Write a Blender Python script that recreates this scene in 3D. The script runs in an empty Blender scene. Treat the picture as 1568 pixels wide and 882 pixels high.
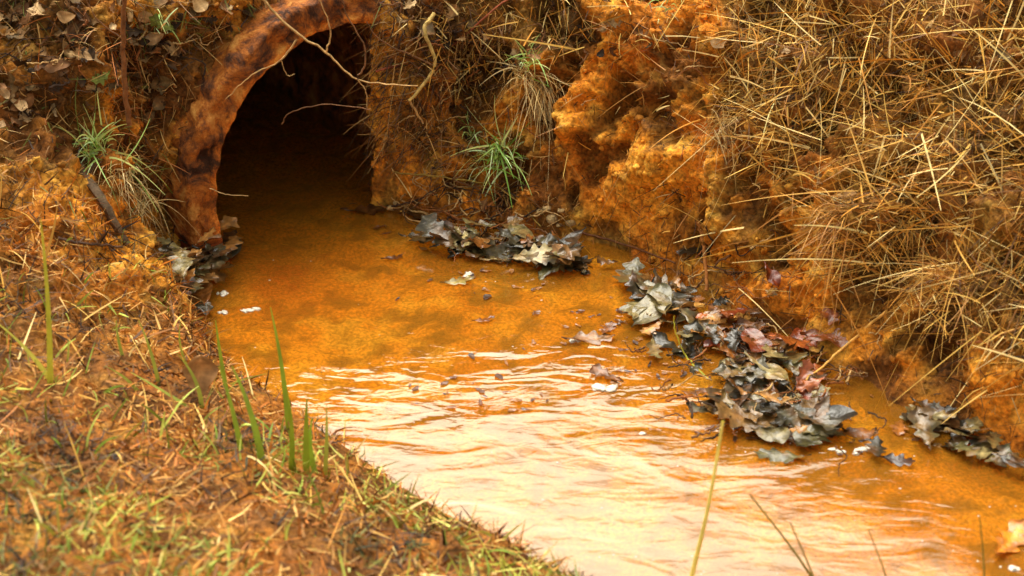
import bpy, math, random
import numpy as np
from mathutils import Vector
from mathutils.bvhtree import BVHTree
random.seed(7); rng=np.random.default_rng(11)
scene=bpy.context.scene
# ---------------- camera model -----------------
H=1.6; PIT=math.radians(28); F=2487.0
cs,sn=math.cos(PIT),math.sin(PIT)
def ray(u,v):
    x=(u-784)/F; y=(441-v)/F
    return np.array([x, cs+sn*y, -sn+cs*y])
def P(u,v,z=0.0):
    d=ray(u,v); t=(z-H)/d[2]; return np.array([0,0,H])+t*d
def PY(u,v,Y):
    d=ray(u,v); t=Y/d[1]; return np.array([0,0,H])+t*d
# --------------- noise -----------------
def _h(i,j,k,s):
    n=(i*73856093)^(j*19349663)^(k*83492791)^(s*2654435)
    n=(n^(n>>13))*1274126177; n=n&0x7fffffff
    n=(n^(n>>15))*2246822519; n=n&0x7fffffff
    return (n%100003)/100003.0
def vn(p,s=0):
    i=np.floor(p).astype(np.int64); f=p-i; f=f*f*(3-2*f)
    r=0
    for a in (0,1):
        for b in (0,1):
            for c in (0,1):
                w=(f[...,0] if a else 1-f[...,0])*(f[...,1] if b else 1-f[...,1])*(f[...,2] if c else 1-f[...,2])
                r=r+w*_h(i[...,0]+a,i[...,1]+b,i[...,2]+c,s)
    return r*2-1
def fbm(p,o=4,s=0,g=.5):
    r=0;a=1
    for q in range(o):
        r=r+a*vn(p*(2.03**q)+q*17.3,s+q); a*=g
    return r
def nrmz(a): return a/np.maximum(np.linalg.norm(a,axis=-1,keepdims=True),1e-9)
def lin(r,g,b):
    f=lambda c:(c/255/12.92 if c/255<=.04045 else ((c/255+.055)/1.055)**2.4)
    return np.array([f(r),f(g),f(b)])
# --------------- mesh helper -----------------
def mk(name,V,Fc,col=None,mat=None,smooth=True,parent=None):
    me=bpy.data.meshes.new(name)
    V=np.asarray(V,dtype=np.float32)
    Fc=np.asarray(Fc,dtype=np.int32); n,k=Fc.shape
    me.vertices.add(len(V)); me.vertices.foreach_set('co',V.ravel())
    me.loops.add(n*k); me.loops.foreach_set('vertex_index',Fc.ravel())
    me.polygons.add(n)
    me.polygons.foreach_set('loop_start',np.arange(0,n*k,k,dtype=np.int32))
    me.polygons.foreach_set('loop_total',np.full(n,k,dtype=np.int32))
    me.polygons.foreach_set('use_smooth',np.full(n,smooth))
    me.update(calc_edges=True)
    if col is not None:
        a=me.color_attributes.new('col','FLOAT_COLOR','POINT')
        c=np.ones((len(V),4),dtype=np.float32); c[:,:3]=col
        a.data.foreach_set('color',c.ravel())
    o=bpy.data.objects.new(name,me); scene.collection.objects.link(o)
    if mat: me.materials.append(mat)
    if parent: o.parent=parent
    return o
def gridfaces(R,C):
    i=np.arange(R-1)[:,None]*C+np.arange(C-1)[None,:]
    return np.stack([i,i+1,i+C+1,i+C],-1).reshape(-1,4)
# --------------- materials -----------------
def newmat(name):
    m=bpy.data.materials.new(name); m.use_nodes=True
    nt=m.node_tree; nt.nodes.clear()
    return m,nt,nt.nodes,nt.links
def colmat(name,rough=.8,spec=.25,nscale=60,namt=.35,bump=.0,bscale=200,bdist=.004):
    m,nt,N,L=newmat(name)
    out=N.new('ShaderNodeOutputMaterial'); b=N.new('ShaderNodeBsdfPrincipled')
    at=N.new('ShaderNodeAttribute'); at.attribute_name='col'
    geo=N.new('ShaderNodeNewGeometry')
    no=N.new('ShaderNodeTexNoise'); no.inputs['Scale'].default_value=nscale; no.inputs['Detail'].default_value=4
    L.new(geo.outputs['Position'],no.inputs['Vector'])
    mr=N.new('ShaderNodeMapRange'); mr.inputs[1].default_value=.3; mr.inputs[2].default_value=.7
    mr.inputs[3].default_value=1-namt; mr.inputs[4].default_value=1+namt
    L.new(no.outputs['Fac'],mr.inputs[0])
    mx=N.new('ShaderNodeVectorMath'); mx.operation='SCALE'
    L.new(at.outputs['Color'],mx.inputs[0]); L.new(mr.outputs[0],mx.inputs['Scale'])
    L.new(mx.outputs[0],b.inputs['Base Color'])
    b.inputs['Roughness'].default_value=rough; b.inputs['Specular IOR Level'].default_value=spec
    if bump:
        n2=N.new('ShaderNodeTexNoise'); n2.inputs['Scale'].default_value=bscale; n2.inputs['Detail'].default_value=5
        L.new(geo.outputs['Position'],n2.inputs['Vector'])
        bp=N.new('ShaderNodeBump'); bp.inputs['Strength'].default_value=bump; bp.inputs['Distance'].default_value=bdist
        L.new(n2.outputs['Fac'],bp.inputs['Height']); L.new(bp.outputs[0],b.inputs['Normal'])
    L.new(b.outputs[0],out.inputs['Surface'])
    return m
M_soil=colmat('iron_soil',.8,.18,110,.55,1,90,.008)
M_straw=colmat('straw',.55,.3,25,.25)
M_grass=colmat('grass',.5,.4,25,.2)
M_wetleaf=colmat('wet_leaf',.28,.55,70,.5,.6,90)
M_dryleaf=colmat('dry_leaf',.7,.2,60,.35,.4,90)
M_bark=colmat('bark',.75,.25,80,.4,.6,150)
M_foam=colmat('foam',.5,.4,60,.1,.4,200)
# --------------- terrain loft -----------------
g=[(.05,.04),(.2,.09),(.45,.16),(.9,.28),(1.8,.4),(40,.6)]
wl=[(.0,.15),(.0,.35),(.02,.55),(.2,.66),(1.2,.75),(40,.8)]
rb=[(.05,.10),(.13,.24),(.27,.42),(.5,.66),(1.2,.92),(40,1.2)]
ST=[((24,-18.5),(-.62,-.78),g),((6,-3),(-.64,-.76),g),((3,-.5),(-.66,-.75),g),((1.5,.8),(-.66,-.75),g),
 ((.5,1.68),(-.68,-.73),g),((.09,2.04),(-.7,-.7),g),((-.16,2.26),(-.72,-.68),g),((-.36,2.48),(-.78,-.6),g),
 ((-.55,2.70),(-.95,-.30),[(.05,.05),(.2,.12),(.4,.22),(.8,.38),(1.6,.5),(40,.6)]),
 ((-.65,2.92),(-1,.06),[(.04,.08),(.12,.2),(.28,.36),(.6,.52),(1.5,.62),(40,.7)]),
 ((-.80,3.08),(-.643,.766),[(.0,.15),(.02,.35),(.07,.52),(.25,.66),(1.2,.75),(40,.8)]),
 ((-.585,3.29),(-.643,.766),wl),((-.394,3.45),(-.5,.866),wl),
 ((-.20,3.36),(-.25,.97),[(.0,.1),(.02,.25),(.03,.45),(.2,.6),(1.2,.75),(40,.8)]),
 ((-.05,3.29),(0,1),[(.08,.06),(.15,.2),(.18,.4),(.3,.56),(1.2,.78),(40,.9)]),
 ((.17,3.25),(.15,.99),[(.03,.12),(.08,.26),(.18,.42),(.33,.58),(1.2,.8),(40,1)]),
 ((.31,3.13),(.35,.94),[(.03,.12),(.08,.28),(.2,.44),(.36,.6),(1.2,.85),(40,1.1)]),
 ((.46,2.9),(.55,.83),[(.04,.1),(.12,.25),(.25,.42),(.45,.62),(1.2,.88),(40,1.2)]),
 ((.72,2.55),(.66,.75),rb),((.93,2.37),(.67,.74),rb),((1.4,1.95),(.67,.74),rb),((2.4,1.1),(.66,.75),rb),
 ((4,-.3),(.66,.75),rb),((7.5,-3),(.64,.76),rb),((26,-19),(.62,.78),rb)]
ctrl=[]
for (sx,sy),(dx,dy),pr in ST:
    l=math.hypot(dx,dy); dx/=l; dy/=l
    row=[(sx-dx*.12,sy-dy*.12,-.16),(sx,sy,0)]+[(sx+dx*o,sy+dy*o,z) for o,z in pr]
    ctrl.append(row)
ctrl=np.array(ctrl)                 # S,8,3
cnt=[6,16,26,34,38,30,16]
tc=np.concatenate([i+np.arange(c)/c for i,c in enumerate(cnt)]+[[len(cnt)]])
sc=[]
for i in range(len(ST)-1):
    L_=np.linalg.norm(ctrl[i+1,1]-ctrl[i,1])
    vis= 4<=i<20
    n=max(4,int(L_/.0055)) if vis else 14
    if 8<=i<=13: n=int(n*1.2)
    sc.append(i+np.arange(n)/n)
sc=np.concatenate(sc+[[len(ST)-1]])
def interp(arr,x):   # along axis 0
    i=np.clip(np.floor(x).astype(int),0,len(arr)-2); f=x-i
    sh=(-1,)+(1,)*(arr.ndim-1)
    return arr[i]*(1-f.reshape(sh))+arr[i+1]*f.reshape(sh)
G=interp(ctrl,sc)                           # C,8,3
G=np.swapaxes(interp(np.swapaxes(G,0,1),tc),0,1)    # C,T,3
def smooth(G,ax,n):
    for _ in range(n):
        S=G.copy()
        if ax==0: S[1:-1]=.25*G[:-2]+.5*G[1:-1]+.25*G[2:]
        else: S[:,1:-1]=.25*G[:,:-2]+.5*G[:,1:-1]+.25*G[:,2:]
        G=S
    return G
G=smooth(G,0,60); G=smooth(G,1,14)
def gnorm(G):
    a=np.gradient(G,axis=0); b=np.gradient(G,axis=1)
    return nrmz(np.cross(b,a))
Nn=gnorm(G)
SC=np.broadcast_to(sc[:,None],G.shape[:2]); TC=np.broadcast_to(tc[None,:],G.shape[:2])
if (Nn[...,2]*(TC<7)).sum()<0: Nn=-Nn; FL=True
else: FL=False
right=np.clip((SC-12.5)/1.0,0,1)           # 1 on right bank
wall=np.clip(1-np.abs(SC-10)/2.5,0,1)
amp=np.clip((TC-.9)/1.2,0.15,1)*np.clip((7-TC)/1.2,0.1,1)
ampR=.5+.8*right+.9*wall
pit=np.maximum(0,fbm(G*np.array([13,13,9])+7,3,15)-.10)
d=.035*fbm(G*5.5,3,3)+.018*fbm(G*16,3,9)+.013*(1-2*np.abs(fbm(G*34,3,20)))+.005*fbm(G*110,2,31)-.075*pit*(right+wall)
led=np.maximum(0,fbm(G*np.array([6,6,13])+3,2,44))*.06*right*np.clip((TC-2.2)/.8,0,1)
G=G+Nn*((d*ampR+led)*amp)[...,None]
Nn=gnorm(G)*(-1 if FL else 1)
# soil colours (albedo, with crevice shade painted into the pits)
cO=lin(226,150,40); cY=lin(242,186,76); cD=lin(84,50,20); cH=lin(86,64,32); cR=lin(202,110,28)
n1=fbm(G*7,4,51)*.5+.5; n2=fbm(G*22,3,61)*.5+.5
n1=n1[...,None];n2=n2[...,None]
c=cO*(1-n1)+cR*n1
c=c*(1-np.clip(n2*1.6-.8,0,1))+cY*np.clip(n2*1.6-.8,0,1)
dk=np.clip(fbm(G*9+9,4,71)*1.7-.03,0,1)[...,None]
c=c*(1-.8*dk)+cD*.8*dk
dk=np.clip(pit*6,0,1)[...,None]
c=c*(1-.7*dk)+cD*.7*dk  # pits coloured darker, painted shade of the crevices
clay=np.exp(-((SC-15.7)/1.3)**2)                     # exposed clay band
edgeT=1.85+2.35*clay+.6*np.exp(-((SC-13.6)/.9)**2)
thr0=np.clip((TC-edgeT+1.3*fbm(G*4.5,3,5))/.7,0,1)*right
thr=np.maximum(thr0,np.clip((TC-3.1+.6*fbm(G*5,2,6))/.8,0,1)*np.clip(1-np.abs(SC-10)/3,0,1))[...,None]
c=c*(1-.7*thr)+cH*.7*thr
lf=(np.clip((8.6-SC)/.8,0,1)*np.clip((TC-1.3)/.5,0,1))[...,None]
c=c*(1-.7*lf)+lin(116,74,32)*.7*lf
lw=(np.exp(-((SC-9.3)/1.2)**2)*np.clip(fbm(G*6,3,78)*1.5+.4,0,1))[...,None]
c=c*(1-.6*lw)+lin(108,62,26)*.6*lw
rt=(np.exp(-((SC-13.4)/.8)**2)*np.clip(TC-1.6,0,1))[...,None]
c=c*(1-.6*rt)+cD*.6*rt
wet=np.clip((.04-G[...,2])/.05,0,1)[...,None]
c=c*(1-.4*wet)
# pipe
PC=np.array([-.395,3.385,.115]); cv=np.array([.766,.643,0]); nv=np.array([.643,-.766,0])
RI,RO=.34,.412
rel=G-PC; ax=rel@nv; rad=np.sqrt((rel@cv)**2+rel[...,2]**2)
bad=((rad<RI+.035)&(ax<.03)&(ax>-2.6)&(TC<5.5))
C_,T_=G.shape[:2]
fa=gridfaces(C_,T_)
if FL: fa=fa[:,::-1]
bf=bad.reshape(-1)
keep=~(bf[fa].all(axis=1))
fa=fa[keep]
Vt=G.reshape(-1,3)
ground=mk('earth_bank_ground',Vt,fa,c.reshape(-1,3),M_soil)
bvh=BVHTree.FromPolygons([tuple(x) for x in Vt.tolist()],fa.tolist())
def gz(x,y):
    h=bvh.ray_cast(Vector((x,y,1.4)),Vector((0,0,-1)))
    return h[0].z if h[0] else 0.
def S(u,v,off=0.):
    dd=ray(u,v); h=bvh.ray_cast(Vector((0,0,H)),Vector(dd).normalized())
    if h[0] is None or h[0].z<0:
        return P(u,v,0)+np.array([0,0,off]),np.array([0,0,1.])
    n=np.array(h[1]); 
    if n@dd>0:n=-n
    return np.array(h[0])+n*off,n
# --------------- stream bed + water -----------------
xs=np.linspace(-1.2,2.2,300); ys=np.linspace(.9,4.2,300)
X,Y=np.meshgrid(xs,ys,indexing='ij'); p=np.stack([X,Y,X*0],-1)
Z=-.032+.012*fbm(p*4,3,80)+.010*fbm(p*18,3,81)+.004*fbm(p*60,2,82)
bc=lin(236,168,54)*np.ones(p.shape)
q=(fbm(p*9,4,84)*.5+.5)[...,None]; bc=bc*(1-q)+lin(214,128,30)*q
q=np.clip(fbm(p*26,3,85)*2.4-.2,0,1)[...,None]; bc=bc*(1-.85*q)+lin(84,50,14)*.85*q
q=np.clip(fbm(p*14+5,3,86)*1.8-.3,0,1)[...,None]; bc=bc*(1-.6*q)+lin(252,208,100)*.6*q
q=np.exp(-(((X+.5)/.15)**2+((Y-3.12)/.18)**2))[...,None]; bc=bc*(1-.8*q)+lin(196,60,14)*.8*q
p[...,2]=Z
M_bed=colmat('iron_sediment',.9,.1,140,.55,.8,100,.006)
mk('stream_bed',p.reshape(-1,3),gridfaces(300,300),bc.reshape(-1,3),M_bed)
far=np.array([[-3,5.5,-.1],[-3,-30,-.1],[40,-30,-.1],[40,5.5,-.1]],float)
mk('stream_bed_downstream',far,[[0,1,2,3]],np.array([lin(200,110,30)]*4),M_bed)
m,nt,N,L=newmat('iron_water')
out=N.new('ShaderNodeOutputMaterial'); geo=N.new('ShaderNodeNewGeometry')
mp=N.new('ShaderNodeMapping'); mp.vector_type='POINT'; mp.inputs['Rotation'].default_value=(0,0,math.radians(14)); mp.inputs['Scale'].default_value=(6,13,1)
L.new(geo.outputs['Position'],mp.inputs[0])
w1=N.new('ShaderNodeTexNoise'); w1.inputs['Scale'].default_value=.8; w1.inputs['Detail'].default_value=2; w1.inputs['Roughness'].default_value=.45; w1.inputs['Distortion'].default_value=1.0
L.new(mp.outputs[0],w1.inputs[0])
w2=N.new('ShaderNodeTexNoise'); w2.inputs['Scale'].default_value=3.4; w2.inputs['Detail'].default_value=2; w2.inputs['Distortion'].default_value=.8
L.new(mp.outputs[0],w2.inputs[0])
sep=N.new('ShaderNodeSeparateXYZ'); L.new(geo.outputs['Position'],sep.inputs[0])
mk_=N.new('ShaderNodeValToRGB'); e=mk_.color_ramp.elements   # ripple height along the stream
ym=N.new('ShaderNodeMapRange'); ym.inputs[1].default_value=1.9; ym.inputs[2].default_value=3.1; L.new(sep.outputs['Y'],ym.inputs[0])
e[0].position=.1; e[0].color=(.4,.4,.4,1); e[1].position=.97; e[1].color=(.13,.13,.13,1)
x_=e.new(.45); x_.color=(.75,.75,.75,1); x_=e.new(.66); x_.color=(1,1,1,1)
L.new(ym.outputs[0],mk_.inputs[0])
ad=N.new('ShaderNodeMath'); ad.operation='MULTIPLY_ADD'; ad.inputs[1].default_value=.2
L.new(w2.outputs['Fac'],ad.inputs[0]); L.new(w1.outputs['Fac'],ad.inputs[2])
mu=N.new('ShaderNodeMath'); mu.operation='MULTIPLY'; L.new(ad.outputs[0],mu.inputs[0]); L.new(mk_.outputs[0],mu.inputs[1])
bp=N.new('ShaderNodeBump'); bp.inputs['Strength'].default_value=1; bp.inputs['Distance'].default_value=.0072
L.new(mu.outputs[0],bp.inputs['Height'])
fr=N.new('ShaderNodeFresnel'); fr.inputs['IOR'].default_value=2.0; L.new(bp.outputs[0],fr.inputs['Normal'])
gl=N.new('ShaderNodeBsdfGlossy'); gl.inputs['Roughness'].default_value=.07; gl.inputs['Color'].default_value=(1,.97,.86,1); L.new(bp.outputs[0],gl.inputs['Normal'])
tr=N.new('ShaderNodeBsdfTransparent'); tr.inputs['Color'].default_value=(1,.9,.5,1)
df=N.new('ShaderNodeBsdfDiffuse'); df.inputs['Color'].default_value=(*lin(226,150,44),1)
m1=N.new('ShaderNodeMixShader'); m1.inputs[0].default_value=.25; L.new(tr.outputs[0],m1.inputs[1]); L.new(df.outputs[0],m1.inputs[2])
m2=N.new('ShaderNodeMixShader'); L.new(fr.outputs[0],m2.inputs[0]); L.new(m1.outputs[0],m2.inputs[1]); L.new(gl.outputs[0],m2.inputs[2])
L.new(m2.outputs[0],out.inputs['Surface']); M_water=m
mk('stream_water',[[-3,5.5,0],[-3,-30,0],[40,-30,0],[40,5.5,0]],[[0,1,2,3]],None,M_water)
# --------------- culvert pipe -----------------
m,nt,N,L=newmat('rusty_concrete')
out=N.new('ShaderNodeOutputMaterial'); b=N.new('ShaderNodeBsdfPrincipled'); geo=N.new('ShaderNodeNewGeometry'); at=N.new('ShaderNodeAttribute'); at.attribute_name='col'
n_=N.new('ShaderNodeTexNoise'); n_.inputs['Scale'].default_value=13; n_.inputs['Detail'].default_value=10; n_.inputs['Roughness'].default_value=.75; n_.inputs['Distortion'].default_value=.5
L.new(geo.outputs['Position'],n_.inputs[0])
cr=N.new('ShaderNodeValToRGB'); e=cr.color_ramp.elements
e[0].position=.39; e[0].color=(*lin(70,42,26),1); e[1].position=.64; e[1].color=(*lin(232,166,80),1)
x_=e.new(.46); x_.color=(*lin(138,78,34),1); x_=e.new(.53); x_.color=(*lin(196,112,38),1)
L.new(n_.outputs['Fac'],cr.inputs[0])
vm=N.new('ShaderNodeVectorMath'); vm.operation='MULTIPLY'; L.new(cr.outputs[0],vm.inputs[0]); L.new(at.outputs['Color'],vm.inputs[1])
L.new(vm.outputs[0],b.inputs['Base Color']); b.inputs['Roughness'].default_value=.65; b.inputs['Specular IOR Level'].default_value=.25
n3=N.new('ShaderNodeTexNoise'); n3.inputs['Scale'].default_value=60; n3.inputs['Detail'].default_value=8; n3.inputs['Roughness'].default_value=.7; L.new(geo.outputs['Position'],n3.inputs[0])
bp=N.new('ShaderNodeBump'); bp.inputs['Strength'].default_value=1; bp.inputs['Distance'].default_value=.018; L.new(n3.outputs['Fac'],bp.inputs['Height']); L.new(bp.outputs[0],b.inputs['Normal'])
L.new(b.outputs[0],out.inputs['Surface']); M_pipe=m
prof=[(RO,-2.8),(RO,-.6),(RO,-.05),(RO+.0,.028),(RO-.006,.036),(RO-.03,.040),(RI+.012,.046),(RI+.003,.043),(RI,.034),(RI-.002,-.05),(RI-.002,-.2),(RI-.002,-.42),(RI+.008,-.425),(RI+.008,-.44),(RI-.002,-.445),(RI-.002,-1.2),(RI-.002,-2.8),(.001,-2.82)]
pr=[]
for a,b_ in zip(prof[:-1],prof[1:]):
    k=max(1,min(30,int(math.hypot(a[0]-b_[0],a[1]-b_[1])/.006)))
    for j in range(k): pr.append((a[0]+(b_[0]-a[0])*j/k,a[1]+(b_[1]-a[1])*j/k))
pr.append(prof[-1]); pr=np.array(pr)
th=np.linspace(0,2*np.pi,361)
R_=pr[:,0][:,None]; A_=pr[:,1][:,None]
V=PC+R_[...,None]*(np.cos(th)[None,:,None]*cv+np.sin(th)[None,:,None]*np.array([0,0,1.]))+A_[...,None]*nv
dsp=.004*fbm(V*9,3,90)+.004*fbm(V*45,3,92)+.014*np.clip(fbm(V*20,3,93)-.1,-.3,1)*(R_>RI+.02)
V=V+(cv*np.cos(th)[None,:,None]+np.array([0,0,1])*np.sin(th)[None,:,None])*dsp[...,None]+nv*(.005*fbm(V*14,3,95)-.02*np.clip(fbm(V*24,3,97)-.1,0,1)*(R_>RI+.01)+.004*fbm(V*70,2,98))[...,None]
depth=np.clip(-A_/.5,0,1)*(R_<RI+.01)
colp=np.ones(V.shape)*(1-.3*depth)[...,None]  # bore colour darkens inward, painting in the fading light
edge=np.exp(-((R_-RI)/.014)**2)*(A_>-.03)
colp=colp*(1+.9*edge[...,None]*np.array([1,.95,.5]))  # highlight painted along the inner rim edge
low=np.clip((.12-V[...,2])/.15,0,1)[...,None]*(R_>RI-.004)[...,None]*(A_>-.1)[...,None]
colp=colp*(1-low*.6*np.array([.0,.75,.8]))
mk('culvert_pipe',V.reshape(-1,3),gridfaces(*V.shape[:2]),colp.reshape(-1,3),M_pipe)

# --------------- scatter tools -----------------
a=np.gradient(G,axis=0); b_=np.gradient(G,axis=1)
AREA=np.linalg.norm(np.cross(a,b_),axis=-1)
VIS=(G[...,0]>-1.7)&(G[...,0]<1.9)&(G[...,1]>1.1)&(G[...,1]<4.3)&(G[...,2]>.005)&(~bad)&(TC<6.3)
def sample(n,mask):
    w=(AREA*mask*VIS).reshape(-1); w=w/w.sum()
    i=rng.choice(len(w),n,p=w)
    p=G.reshape(-1,3)[i]+rng.normal(0,.003,(n,3))
    return p,Nn.reshape(-1,3)[i],i
def ribbons(B,D,Nv,Ln,W,col,K=4,droop=.3,wob=.08,jit=.12):
    n=len(B); D=nrmz(D)
    side=nrmz(np.cross(D,Nv)+rng.normal(0,.4,(n,3)))
    bend=nrmz(rng.normal(0,1,(n,3)))*wob*rng.random((n,1))*3
    grav=np.array([0,0,-1.])*droop*rng.random((n,1))
    s=np.linspace(0,1,K+1)
    C=B[:,None]+D[:,None]*(Ln[:,None]*s)[...,None]+(bend+grav)[:,None]*(Ln[:,None]*(s**2))[...,None]
    wd=(W[:,None]*(1-.75*s**2))*.5
    V=np.stack([C-side[:,None]*wd[...,None],C+side[:,None]*wd[...,None]],2)
    V=V.reshape(-1,3)
    base=(np.arange(n)*(K+1)*2)[:,None]+np.arange(K)[None,:]*2
    Fq=np.stack([base,base+1,base+3,base+2],-1).reshape(-1,4)
    cc=col*(1+rng.normal(0,jit,(n,1)))
    cc=np.repeat(np.clip(cc,0.002,1),(K+1)*2,axis=0)
    return V,Fq,cc
def join(parts):
    V=[];Fq=[];Cc=[];o=0
    for v,f,c_ in parts:
        V.append(v);Fq.append(f+o);Cc.append(c_);o+=len(v)
    return np.concatenate(V),np.concatenate(Fq),np.concatenate(Cc)
def pick(pal,w,n):
    pal=np.array(pal); w=np.array(w,float); return pal[rng.choice(len(pal),n,p=w/w.sum())]
def tang(Nv,Dr):
    return nrmz(Dr-Nv*np.sum(Dr*Nv,1,keepdims=True))
PS=[lin(234,190,96),lin(214,160,66),lin(244,214,140),lin(176,116,44),lin(116,74,30),lin(220,150,54)]
# right thatch
farR=np.clip((SC-14.2)/1.0,.28,1)
mR=thr0*farR*(.5+np.clip(fbm(G*6,2,101)+.4,0,1))+.03*right
parts=[]
n=62000
B,Nv,_=sample(n,mR)
flow=np.stack([fbm(B*3,2,201),fbm(B*3,2,203),fbm(B*3,2,205)],-1)
Dr=rng.normal(0,1,(n,3))*.85+np.array([-.3,-.1,-.3])+flow*.8
D=tang(Nv,Dr)+Nv*rng.normal(.03,.12,(n,1))
Ln=.02+.11*rng.random(n)**1.8
Ln*=np.where(B[:,0]<.1,.5,1)
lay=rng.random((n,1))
parts.append(ribbons(B+Nv*lay*.028,D,Nv,Ln,.0012+.002*rng.random(n),pick(PS,[4,4,2,3,3,3],n)*(.35+.75*lay),3,.15,.1))  # deeper straws coloured darker, painted shade in the gaps
n=3400
B,Nv,_=sample(n,mR)
D=tang(Nv,rng.normal(0,1,(n,3))+np.array([-.2,0,-.1]))+Nv*rng.normal(.06,.10,(n,1))
parts.append(ribbons(B+Nv*(.014+.02*rng.random((n,1))),D,Nv,(.08+.2*rng.random(n))*np.where(B[:,0]<.1,.5,1),.002+.0024*rng.random(n),pick(PS,[5,3,5,1,1,1],n),6,.15,.07))
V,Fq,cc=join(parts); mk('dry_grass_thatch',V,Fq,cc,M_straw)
# rootlets over exposed soil on right bank
n=14000
B,Nv,_=sample(n,right*(1-thr[...,0]*.6)*np.clip(fbm(G*5,2,111)+.45,0,1)+1.2*rt[...,0])
D=tang(Nv,rng.normal(0,1,(n,3))*1.0+np.array([-.1,-.1,-.4]))+Nv*rng.normal(.1,.15,(n,1))
V,Fq,cc=ribbons(B,D,Nv,.012+.07*rng.random(n)**2.2,.0008+.0018*rng.random(n),pick([lin(170,112,48),lin(90,56,24),lin(210,164,92),lin(54,36,18)],[3,3,2,4],n),4,.3,.15)
mk('hanging_rootlets',V,Fq,cc,M_straw)
# left bank litter
left=np.clip((9.0-SC)/.6,0,1)
parts=[]
n=52000
B,Nv,_=sample(n,left*np.clip((TC-1)/.5,0.1,1)*(.5+np.clip(fbm(G*7,2,121)+.3,0,1)))
D=tang(Nv,rng.normal(0,1,(n,3)))+Nv*np.abs(rng.normal(0,.4,(n,1)))
col=pick([lin(196,136,56),lin(152,96,36),lin(222,174,96),lin(88,54,22),lin(200,118,36)],[4,4,3.5,4.5,4],n)
gm=(fbm(B*6,3,131)>.10)&(rng.random(n)<.5)&(B[:,1]<2.35)
col[gm]=pick([lin(176,176,64),lin(126,136,44),lin(210,204,104)],[2,2,1],int(gm.sum()))
dkp=np.clip(fbm(B*9,3,133)*1.6+.1,0,.85)[:,None]; col=col*(1-dkp)
parts.append(ribbons(B,D,Nv,.01+.045*rng.random(n)**1.5,.0018+.003*rng.random(n),col,2,.2,.15))
n=1800
B,Nv,_=sample(n,left*np.clip((TC-1)/.5,0.1,1))
D=tang(Nv,rng.normal(0,1,(n,3)))+Nv*np.abs(rng.normal(0,.3,(n,1)))
parts.append(ribbons(B,D,Nv,.04+.07*rng.random(n),.002+.003*rng.random(n),pick(PS,[3,3,2,3,3,3],n)*.9,4,.4,.15))
n=1500
B,Nv,_=sample(n,left*np.clip((TC-1.8)/.5,0.0,1)*(fbm(G*4,2,135)>0))
D=Nv+rng.normal(0,.4,(n,3))
parts.append(ribbons(B,D,Nv,.025+.045*rng.random(n),.0025+.003*rng.random(n),pick([lin(186,194,84),lin(130,152,48)],[1,1],n),4,.4,.15))
V,Fq,cc=join(parts); mk('moss_and_dead_grass',V,Fq,cc,M_straw)
# end wall litter
mW=np.clip(1-np.abs(SC-10.2)/2.8,0,1)
n=18000
B,Nv,_=sample(n,mW)
D=tang(Nv,rng.normal(0,1,(n,3))+np.array([0,0,-.5]))+Nv*rng.normal(.1,.2,(n,1))
V,Fq,cc=ribbons(B,D,Nv,.015+.08*rng.random(n)**1.7,.001+.0018*rng.random(n),pick([lin(146,100,48),lin(66,44,24),lin(196,156,90),lin(110,120,50),lin(180,104,38)],[4,5.5,3,1.5,3],n),4,.4,.15)
mk('root_mat',V,Fq,cc,M_straw)
# fringe of roots hanging over the mouth of the pipe on its right side
n=1500
i0=np.where(((rad<RI+.10)&(rad>RI-.3)&(ax>.03)&(ax<.2)&(SC>12.3)&(SC<14.2)&(G[...,2]>.12)).reshape(-1))[0]
ii=rng.choice(i0,n); B=G.reshape(-1,3)[ii]; Nv=Nn.reshape(-1,3)[ii]
D=np.array([-.7,-.15,-.5])+rng.normal(0,.45,(n,3))
V,Fq,cc=ribbons(B,D,Nv,.02+.08*rng.random(n)**2.4,.001+.0016*rng.random(n),pick([lin(130,88,44),lin(66,44,24),lin(186,146,84)],[4,5,2],n),5,.8,.2)
mk('root_fringe',V,Fq,cc,M_straw)
# --------------- clods -----------------
def ico(sub=2):
    import bmesh
    bm=bmesh.new(); bmesh.ops.create_icosphere(bm,subdivisions=sub,radius=1)
    v=np.array([x.co[:] for x in bm.verts]); f=np.array([[y.index for y in x.verts] for x in bm.faces]); bm.free(); return v,f
IV,IF=ico()
def blobs(B,r,col,flat=.7,ns=1.2,na=.35):
    n=len(B); V=IV[None]*np.ones((n,1,1)); off=rng.random((n,1,3))*50
    V=V*(1+na*fbm(V*ns+off,2,140)[...,None])
    sc_=r[:,None,None]*(np.array([1,1,flat])*(.6+.8*rng.random((n,1,3))))
    V=B[:,None]+V*sc_
    Fq=IF[None]+(np.arange(n)*len(IV))[:,None,None]
    return V.reshape(-1,3),Fq.reshape(-1,3),np.repeat(col,len(IV),axis=0)
n=3000
B,Nv,ii=sample(n,(TC<5)*(.2+right*.9+wall*.5)*(1-.6*thr[...,0]))
V,Fq,cc=blobs(B,.002+.007*rng.random(n)**2,c.reshape(-1,3)[ii]*(.8+.4*rng.random((n,1))),.7,1.6,.6)
mk('soil_clods',V,Fq,cc,M_soil,True)
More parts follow.
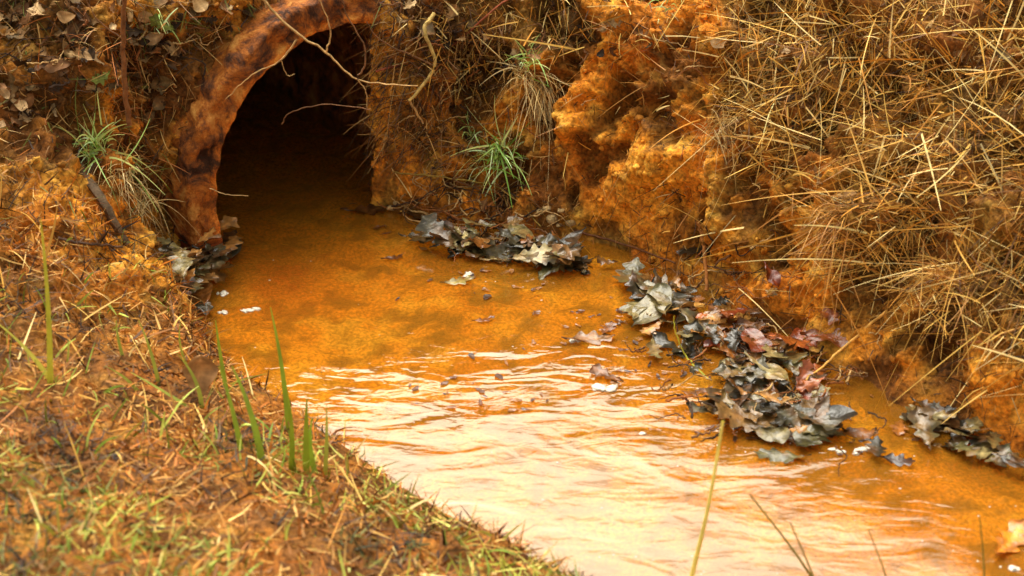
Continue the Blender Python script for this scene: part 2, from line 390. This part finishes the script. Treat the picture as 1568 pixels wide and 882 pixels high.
# --------------- leaves -----------------
KR,KC=29,7
def leaf(pos,head,nrm,Ln,Wd,col,curl=.3,fold=.2,lobed=True,wave=.05):
    t=np.linspace(0,1,KR)[:,None]; s=np.linspace(-1,1,KC)[None,:]
    env=np.sin(np.pi*np.clip(t,0,1)**1.25)**.7
    if lobed:
        mod=.5-.5*np.cos(2*np.pi*4.2*t+.6); env=env*(1-.55*(1-mod))
    stem=np.clip((t-.10)/.05,0,1); env=env*stem+.02
    asy=1+.15*random.uniform(-1,1)*np.sign(s)
    x=(t-.5)*Ln+.10*Ln*np.abs(s)*env*np.ones_like(t)
    y=s*env*Wd*.5*asy
    ph=random.uniform(0,6)
    z=curl*Ln*((t-.5)**2)*2+fold*np.abs(y)+wave*Ln*np.sin(t*9+ph+s*2.1)*np.abs(s)+wave*.5*Ln*np.sin(t*17+ph*2)*np.abs(s)**2
    y=y*(1-.35*random.random()*np.sin(t*5+ph)**2)
    h=np.array(head,float); nr=np.array(nrm,float); nr/=np.linalg.norm(nr)
    h=h-nr*(h@nr); h/=np.linalg.norm(h)+1e-9; sd=np.cross(nr,h)
    V=np.array(pos)+x[...,None]*h+y[...,None]*sd+z[...,None]*nr
    c_=np.ones((KR,KC,3))*col
    c_[:,KC//2]*=1.5
    vein=(np.abs(np.sin(t*np.pi*9+np.abs(s)*2))<.25)
    c_=c_*(1+.2*vein[...,None])
    nz=fbm(np.stack([x*30,y*30,x*0+ph*9],-1),3,150)[...,None]
    c_=c_*(1+.35*nz)
    k=np.clip(nz*1.3,0,.5); c_=c_*(1-k)+lin(110,66,24)*k
    return V.reshape(-1,3),gridfaces(KR,KC),np.clip(c_.reshape(-1,3),.003,1)
GREY=[lin(124,110,68),lin(84,76,52),lin(164,146,94),lin(50,44,30),lin(118,88,48),lin(170,120,62),lin(146,88,34),lin(100,92,54)]
def pile(name,pts,n,sp,zmax,size=(.07,.13),pal=GREY,w=(5,5,3,5,3,3,3,4),tilt=.25,mat=None,curl=(-.1,.35)):
    parts=[]
    for i in range(n):
        k=random.random()*(len(pts)-1); a_=int(k); f=k-a_
        q=np.array(pts[a_])*(1-f)+np.array(pts[a_+1])*f
        q=P(q[0],q[1],0)
        x=q[0]+max(-1.5,min(1.5,random.gauss(0,1)))*sp; y=q[1]+max(-1.5,min(1.5,random.gauss(0,1)))*sp*.7
        z=max(0.002,gz(x,y))
        if z>.12: continue
        z+=random.random()**1.5*zmax
        Ln=random.uniform(*size)*random.choice([.6,.8,1,1])
        tl=tilt if z>.012 else .05
        nr=np.array([random.gauss(0,tl),random.gauss(0,tl)-.15*tl,1])
        an=random.uniform(0,6.28)
        parts.append(leaf((x,y,z),(math.cos(an),math.sin(an),0),nr,Ln,Ln*random.uniform(.42,.68),pick(pal,w,1)[0]*random.uniform(.5,1.05),random.uniform(*curl),random.uniform(-.15,.25),random.random()<.9,random.uniform(.01,.06)))
    V,Fq,cc=join(parts); return mk(name,V,Fq,cc,mat or M_wetleaf)
pile('wet_leaf_pile',[(675,370),(740,385),(830,395),(890,410)],88,.040,.04,size=(.07,.13))
pile('wet_leaf_pile',[(335,372),(310,420),(270,450),(300,480)],70,.034,.09,size=(.07,.12))
pile('wet_leaf_pile',[(1030,435),(1040,470),(1060,510),(1130,560),(1150,600),(1200,640),(1260,670)],125,.062,.03,size=(.07,.13))
pile('wet_leaf_pile',[(1400,640),(1450,665),(1520,700),(1600,740)],30,.028,.03,size=(.06,.11))
pile('wet_leaf_pile',[(1080,490),(1150,520),(1260,500),(1210,590),(1290,640)],44,.05,.04,size=(.05,.11),pal=[lin(176,90,34),lin(140,60,24),lin(100,66,38),lin(186,136,66)],w=(2,2,2,2))
# debris: small leaf scraps floating about
parts=[]
for i in range(150):
    u,v=random.choice([(1000,560),(900,500),(1150,640),(760,430),(1000,440),(600,340),(1300,650),(760,590)]); u+=random.gauss(0,60); v+=random.gauss(0,22)
    q=P(u,v,.0025)
    if gz(q[0],q[1])>0: continue
    an=random.uniform(0,6.28); Ln=random.uniform(.008,.03)
    parts.append(leaf(q,(math.cos(an),math.sin(an),0),(0,0,1),Ln,Ln*random.uniform(.2,.6),pick([lin(90,50,20),lin(60,36,18),lin(140,90,40)],[1,1,1],1)[0],.05,.05,False,.02))
for (u,v,Ln,cl,an) in [(900,520,.11,lin(140,100,64),.2),(700,432,.075,lin(140,124,66),.3),(930,505,.06,lin(120,76,46),1.2),(1055,465,.08,lin(170,110,60),.8),(930,575,.08,lin(110,66,30),2.4),(820,480,.03,lin(90,50,20),1),(560,322,.1,lin(60,36,18),.2),(640,330,.08,lin(60,40,20),2),(1545,830,.12,lin(200,120,30),.9),(600,395,.05,lin(80,40,20),.4),(1370,705,.07,lin(50,30,20),-.3),(740,490,.05,lin(110,60,24),.4)]:
    q=P(u,v,.004); parts.append(leaf(q,(math.cos(an),math.sin(an),0),(random.gauss(0,.06),random.gauss(0,.06),1),Ln,Ln*.55,cl,.15,.1,True,.03))
V,Fq,cc=join(parts); mk('floating_leaves',V,Fq,cc,M_wetleaf)
# litter on banks
def litter(name,spots,n,sp,pal,w,size=(.04,.09),off=.012):
    parts=[]
    for i in range(n):
        u,v=random.choice(spots); u+=random.gauss(0,sp); v+=random.gauss(0,sp*.6)
        q,nr=S(u,v,off*random.random()+.004)
        if q[2]<.02: continue
        if np.linalg.norm(q-PC)<.3: continue
        Ln=random.uniform(*size); nr=nr+np.array([random.gauss(0,.4),random.gauss(0,.4),.7])
        an=random.uniform(0,6.28)
        parts.append(leaf(q,(math.cos(an),math.sin(an),0),nr,Ln,Ln*random.uniform(.4,.7),pick(pal,w,1)[0]*random.uniform(.6,1.2),random.uniform(0,.8),random.uniform(-.1,.5),random.random()<.5,.05))
    V,Fq,cc=join(parts); mk(name,V,Fq,cc,M_dryleaf)
LP=[lin(166,132,86),lin(104,82,50),lin(200,166,118),lin(130,92,58),lin(120,126,54),lin(60,44,28)]
litter('leaf_litter',[(40,40),(120,60),(220,40),(60,110),(180,120),(260,90),(30,160),(250,170),(320,20),(200,70),(90,20)],120,35,LP,[3,4,3,3,1.3,4],size=(.02,.075))
litter('leaf_litter',[(620,40),(700,60),(640,110),(760,100),(580,100),(660,180),(720,150),(900,60),(1230,190),(1205,110),(1290,320),(940,30),(1480,60),(1180,15),(690,300),(640,290)],100,40,LP,[3,4,3,3,0,4],size=(.02,.06))
# --------------- twigs -----------------
def tube(pts,r0,r1,col,sides=6,nsub=8,jit=.002):
    pts=np.array(pts,float); k=len(pts)
    tt=np.linspace(0,k-1,(k-1)*nsub+1)
    e=np.vstack([2*pts[0]-pts[1],pts,2*pts[-1]-pts[-2]])
    i=np.clip(tt.astype(int),0,k-2); f=(tt-i)[:,None]
    p0,p1,p2,p3=e[i],e[i+1],e[i+2],e[i+3]
    C=.5*((2*p1)+(-p0+p2)*f+(2*p0-5*p1+4*p2-p3)*f*f+(-p0+3*p1-3*p2+p3)*f**3)
    C=C+rng.normal(0,jit,C.shape)*np.minimum(1,r0/.002)*.5
    T=nrmz(np.gradient(C,axis=0)); up=np.array([.3,.2,1.]); A=nrmz(np.cross(T,up)); Bb=np.cross(T,A)
    r=(r0+(r1-r0)*np.linspace(0,1,len(C)))[:,None,None]
    th=np.linspace(0,2*np.pi,sides+1)
    V=C[:,None]+r*(np.cos(th)[None,:,None]*A[:,None]+np.sin(th)[None,:,None]*Bb[:,None])
    c_=np.ones(V.shape)*col
    return V.reshape(-1,3),gridfaces(len(C),sides+1),c_.reshape(-1,3)
def tw(name,items,mat=M_bark):
    parts=[tube(*i) for i in items]; V,Fq,cc=join(parts); return mk(name,V,Fq,cc,mat)
def Y_(l,Y): return [PY(u,v,Y) for u,v in l]
def S_(l,off): return [S(u,v,off)[0] for u,v in l]
tan=lin(190,152,96); brn=lin(124,86,54); drk=lin(66,46,32)
tw('bare_branch',[(Y_([(370,-40),(440,40),(500,80),(548,122),(640,132)],3.12),.0035,.0012,tan),
 (Y_([(455,60),(430,92),(385,115),(345,152)],3.12),.0022,.0008,tan),
 (Y_([(432,190),(445,172),(500,160),(568,168)],3.2),.0015,.001,brn),
 (Y_([(500,80),(505,40),(480,-20)],3.12),.002,.001,tan),
 (Y_([(548,122),(560,80),(530,20),(520,-30)],3.12),.0022,.001,brn),
 (Y_([(548,122),(560,140),(562,165)],3.12),.0014,.0008,tan),
 (Y_([(430,92),(440,115),(452,113)],3.12),.001,.0006,tan),
 (Y_([(320,288),(345,297),(380,300)],3.05),.001,.0006,tan)])
tw('dead_stem',[(Y_([(192,-30),(188,60),(192,130),(197,190)],2.95),.0045,.0055,lin(120,76,40)),(Y_([(188,60),(150,30),(120,-20)],2.95),.0015,.0008,brn)])
tw('dead_stem',[(S_([(665,0),(650,50),(638,90),(620,150)],.05),.005,.0035,lin(190,160,90)),(S_([(640,90),(600,60),(570,20)],.05),.002,.001,brn),(S_([(620,150),(628,180)],.04),.003,.002,tan)])
tw('fallen_twig',[(S_([(590,115),(690,72),(800,15),(830,0)],.04),.003,.0015,lin(150,80,50))])
tw('fallen_twig',[(S_([(1068,338),(1080,390),(1098,450)],.03),.005,.004,lin(160,100,44))])
tw('fallen_twig',[(S_([(880,362),(960,385),(1040,402)],.015),.003,.002,lin(110,70,40))])
tw('fallen_twig',[(S_([(600,262),(700,266),(760,285),(830,350)],.02),.0022,.0015,lin(150,120,50)),(S_([(700,266),(780,300),(860,340)],.02),.002,.001,brn)])
tw('fallen_twig',[(S_([(1345,470),(1285,550),(1232,602)],.03),.0028,.002,lin(226,170,84))])
tw('bark_piece',[(S_([(128,255),(150,305),(186,366)],.02),.011,.008,lin(100,80,58))])
tw('fallen_twig',[(S_([(85,366),(130,374),(172,376)],.02),.003,.002,lin(80,56,40))])
it=[]
spots=[(620,60,60),(620,60,60),(700,250,60),(700,160,60),(60,80,60),(200,110,50),(300,60,60),(1150,540,50),(760,330,50),(760,330,40),(1100,420,50),(1100,600,60),(900,60,90),(1300,60,120),(1250,600,50),(1400,500,120),(700,310,50)]
for i in range(460):
    u,v,sp=random.choice(spots); u+=random.gauss(0,sp); v+=random.gauss(0,sp*.6)
    an=random.uniform(0,6.28); l=random.uniform(20,90)
    pts=[]
    for k in range(4):
        pts.append(S(u+math.cos(an)*l*k/3,v+math.sin(an)*l*k/3*.6,random.uniform(.005,.025))[0]); an+=random.gauss(0,.3)
    pts=np.array(pts)
    if np.max(np.linalg.norm(np.diff(pts,axis=0),axis=1))>.08: continue
    it.append((pts,random.uniform(.0010,.0028),.0007,random.choice([brn,drk,tan,lin(150,90,44)])*random.uniform(.7,1.1)))
tw('scattered_twigs',it)
# --------------- grass tufts -----------------
def tuft(name,u,v,n,Ln,col,W=.003,spread=.7,droop=1.0,off=0,up=1.0):
    q,nr=S(u,v,0); 
    B=np.repeat(q[None],n,0)+rng.normal(0,.014,(n,3))
    D=rng.normal(0,spread,(n,3))+nr*.5+np.array([0,0,up])
    V,Fq,cc=ribbons(B,D,np.repeat(nr[None],n,0),Ln*(.5+.6*rng.random(n)),np.full(n,W)*(.7+.5*rng.random(n)),pick(col,[1]*len(col),n),7,droop,.12)
    return mk(name,V,Fq,cc,M_grass)
GR=[lin(176,210,114),lin(214,240,174),lin(126,170,62),lin(206,214,126)]
tuft('green_grass_tuft',762,238,100,.12,GR,.0042)
tuft('green_grass_tuft',730,215,34,.08,GR,.0034)
tuft('green_grass_tuft',150,232,65,.13,GR,.0040)
tuft('green_grass_tuft',205,262,46,.11,GR,.0034)
tuft('green_grass_tuft',810,95,30,.07,GR,.003)
tuft('green_grass_tuft',1025,15,22,.06,GR,.0028)
tuft('green_grass_tuft',250,35,20,.05,GR,.003)
DG=[lin(220,190,124),lin(196,152,80),lin(234,210,150)]
tuft('dead_grass_tuft',835,130,190,.13,DG,.0022,.45,1.6,up=.2)
tuft('dead_grass_tuft',800,110,100,.10,DG,.0022,.45,1.6,up=.2)
tuft('dead_grass_tuft',215,300,100,.10,DG,.002,.45,1.6,up=.2)
tuft('dead_grass_tuft',180,270,80,.10,DG,.002,.45,1.6,up=.2)
tuft('dead_grass_tuft',1110,190,160,.10,DG,.002,.5,1.5,up=.1)
tuft('dead_grass_tuft',1290,330,120,.13,[lin(210,154,66),lin(180,124,56)],.002,.7,1.3,up=.1)
tuft('dead_grass_tuft',1470,430,140,.15,[lin(220,170,80),lin(190,136,64)],.002,.8,1.2,up=.1)
# tall foreground blades
def blades(name,lst,mat=M_grass):
    parts=[]
    for (u0,v0,u1,v1,w,cl) in lst:
        q,nr=S(u0,v0,-.005); tip=PY(u1,v1,q[1]+random.uniform(-.02,.04))
        mid=(q+tip)/2+np.array([random.gauss(0,.006),0,.004])
        pts=np.array([q,mid,tip]); K=10; s=np.linspace(0,1,K+1)[:,None]
        C=(1-s)**2*pts[0]+2*s*(1-s)*(2*mid-.5*(q+tip))+s*s*pts[2]
        sd=np.array([1,.2,0])*w*.5
        wd=(1-.85*s**1.5)
        V=np.stack([C-sd*wd,C+sd*wd],1).reshape(-1,3)
        b=np.arange(K)*2; Fq=np.stack([b,b+1,b+3,b+2],-1)
        parts.append((V,Fq,np.ones(V.shape)*cl))
    V,Fq,cc=join(parts); return mk(name,V,Fq,cc,mat)
g1=lin(150,174,48); g2=lin(180,194,80)
blades('grass_blades',[(78,590,62,335,.010,lin(210,208,70)),(80,585,-10,490,.010,lin(228,218,90)),(66,400,88,308,.006,lin(224,176,86)),
 (402,706,355,560,.012,g1),(372,690,335,560,.009,g1),(442,660,414,470,.010,g1),(448,720,440,600,.010,g1),(470,722,470,610,.012,g1),(486,728,478,640,.010,g1),(498,735,500,620,.008,g2),
 (245,592,212,490,.007,g2),(190,545,178,490,.006,g2),(310,625,270,540,.008,g2),(350,600,330,490,.008,g1),(290,560,278,490,.005,g2),(215,600,160,560,.008,g2),(300,625,200,570,.009,g2)])
def stem(name,x,y,z0,tip,w,cl):
    q=np.array([x,y,z0]); tip=np.array(tip)
    V,Fq,cc=tube([q,(q+tip)/2+np.array([.004,0,0]),tip],w,w*.5,cl,6,8,.0)
    return mk(name,V,Fq,cc,M_grass)
def st2(name,u0,v0,u1,v1,Y,w,cl):
    a_=PY(u0,v0,Y); b2=PY(u1,v1,Y); 
    g0=a_+(a_-b2)*((a_[2]-0.0)/(b2[2]-a_[2])); stem(name,g0[0],g0[1],-.01,b2,w,cl)
st2('grass_stem',1058,882,1107,645,2.04,.0044,lin(244,232,120))
st2('grass_stem',1245,882,1148,757,2.0,.0026,lin(130,120,36))
st2('grass_stem',1250,900,1210,800,1.95,.0022,lin(130,120,36))
st2('grass_stem',1360,900,1330,810,1.95,.0020,lin(150,140,60))
st2('grass_stem',1505,900,1500,790,1.95,.0020,lin(130,120,40))
# thin green stem arching by the right leaf pile
tw('grass_stem',[([P(1085,580,0),PY(1050,545,P(1060,560,0)[1]),PY(1035,510,P(1060,560,0)[1]),PY(1032,482,P(1060,560,0)[1])],.0018,.001,lin(190,190,60))],M_grass)
q,nr=S(292,600,.02); V,Fq,cc=leaf(q+np.array([0,0,.02]),(.1,.3,1),(.3,-1,.3),.09,.06,lin(176,130,84),.4,.4,False,.04); mk('dry_leaf',V,Fq,cc,M_dryleaf)
# --------------- foam -----------------
B=[];r=[]
for (u,v,k,sp,rr) in [(932,596,7,.012,.011),(385,476,5,.010,.01),(345,450,7,.012,.008),(340,480,4,.01,.006),(1290,690,5,.012,.008),(1325,686,4,.01,.008),(720,420,5,.012,.008),(990,665,1,.004,.005),(1208,705,2,.006,.006),(1550,870,3,.01,.008),(1205,640,4,.01,.007),(885,522,4,.008,.007)]:
    q=P(u,v,0)
    for i in range(k): B.append(q+np.array([random.gauss(0,sp*1.1),random.gauss(0,sp*.35),.001])); r.append(random.uniform(.4,1)*rr)
for i in range(150):
    u=random.uniform(380,1560); v=random.uniform(390,880); q=P(u,v,0)
    if gz(q[0],q[1])>0: continue
    B.append(q+np.array([0,0,.0])); r.append(random.uniform(.0007,.0018))
B=np.array(B); r=np.array(r)
V,Fq,cc=blobs(B,r,np.repeat(lin(225,215,195)[None],len(B),0),.22,1.8,.7); mk('foam',V,Fq,cc,M_foam)
pts=[];r=[]
for (u,v) in [(830,325),(845,335),(860,322),(838,318),(875,340),(922,45),(855,345),(605,310),(600,318)]:
    q,_=S(u,v,.004); pts.append(q); r.append(random.uniform(.005,.011))
V,Fq,cc=blobs(np.array(pts),np.array(r),np.repeat(lin(190,160,110)[None],len(pts),0)); mk('pebbles',V,Fq,cc,M_soil)
# --------------- light -----------------
W=bpy.data.worlds.new('World'); scene.world=W; W.use_nodes=True
nt=W.node_tree; nt.nodes.clear(); N=nt.nodes; L=nt.links
sky=N.new('ShaderNodeTexSky'); sky.sky_type='NISHITA'; sky.sun_disc=False
el=math.radians(62); 
sd=np.array([-.25,.6]); sd/=np.linalg.norm(sd)
az=math.atan2(sd[0],sd[1])
sky.sun_elevation=el; sky.sun_rotation=az; sky.dust_density=6; sky.air_density=1.0; sky.ozone_density=1
hs=N.new('ShaderNodeHueSaturation'); hs.inputs['Saturation'].default_value=.12; hs.inputs['Value'].default_value=1.95
L.new(sky.outputs[0],hs.inputs['Color'])
wm=N.new('ShaderNodeVectorMath'); wm.operation='MULTIPLY'; wm.inputs[1].default_value=(1,.965,.86); L.new(hs.outputs[0],wm.inputs[0])
bg=N.new('ShaderNodeBackground'); bg.inputs[1].default_value=.15; L.new(wm.outputs[0],bg.inputs[0])
wo=N.new('ShaderNodeOutputWorld'); L.new(bg.outputs[0],wo.inputs[0])
sl=bpy.data.lights.new('sun','SUN'); sl.energy=1.9; sl.angle=math.radians(66); sl.color=(1,.95,.84)
so=bpy.data.objects.new('sun',sl); scene.collection.objects.link(so)
dv=Vector((sd[0]*math.cos(el),sd[1]*math.cos(el),math.sin(el)))
so.rotation_euler=dv.to_track_quat('Z','Y').to_euler()
# --------------- camera -----------------
cam=bpy.data.cameras.new('camera'); co=bpy.data.objects.new('camera',cam); scene.collection.objects.link(co)
co.location=(0,0,H); co.rotation_euler=(math.radians(90)-PIT,0,0)
cam.sensor_width=36; cam.lens=36*F/1568; cam.clip_end=500; cam.clip_start=.05
cam.dof.use_dof=True; cam.dof.focus_distance=3.4; cam.dof.aperture_fstop=3.6
scene.camera=co
scene.view_settings.view_transform='Standard'; scene.view_settings.look='None'; scene.view_settings.exposure=0
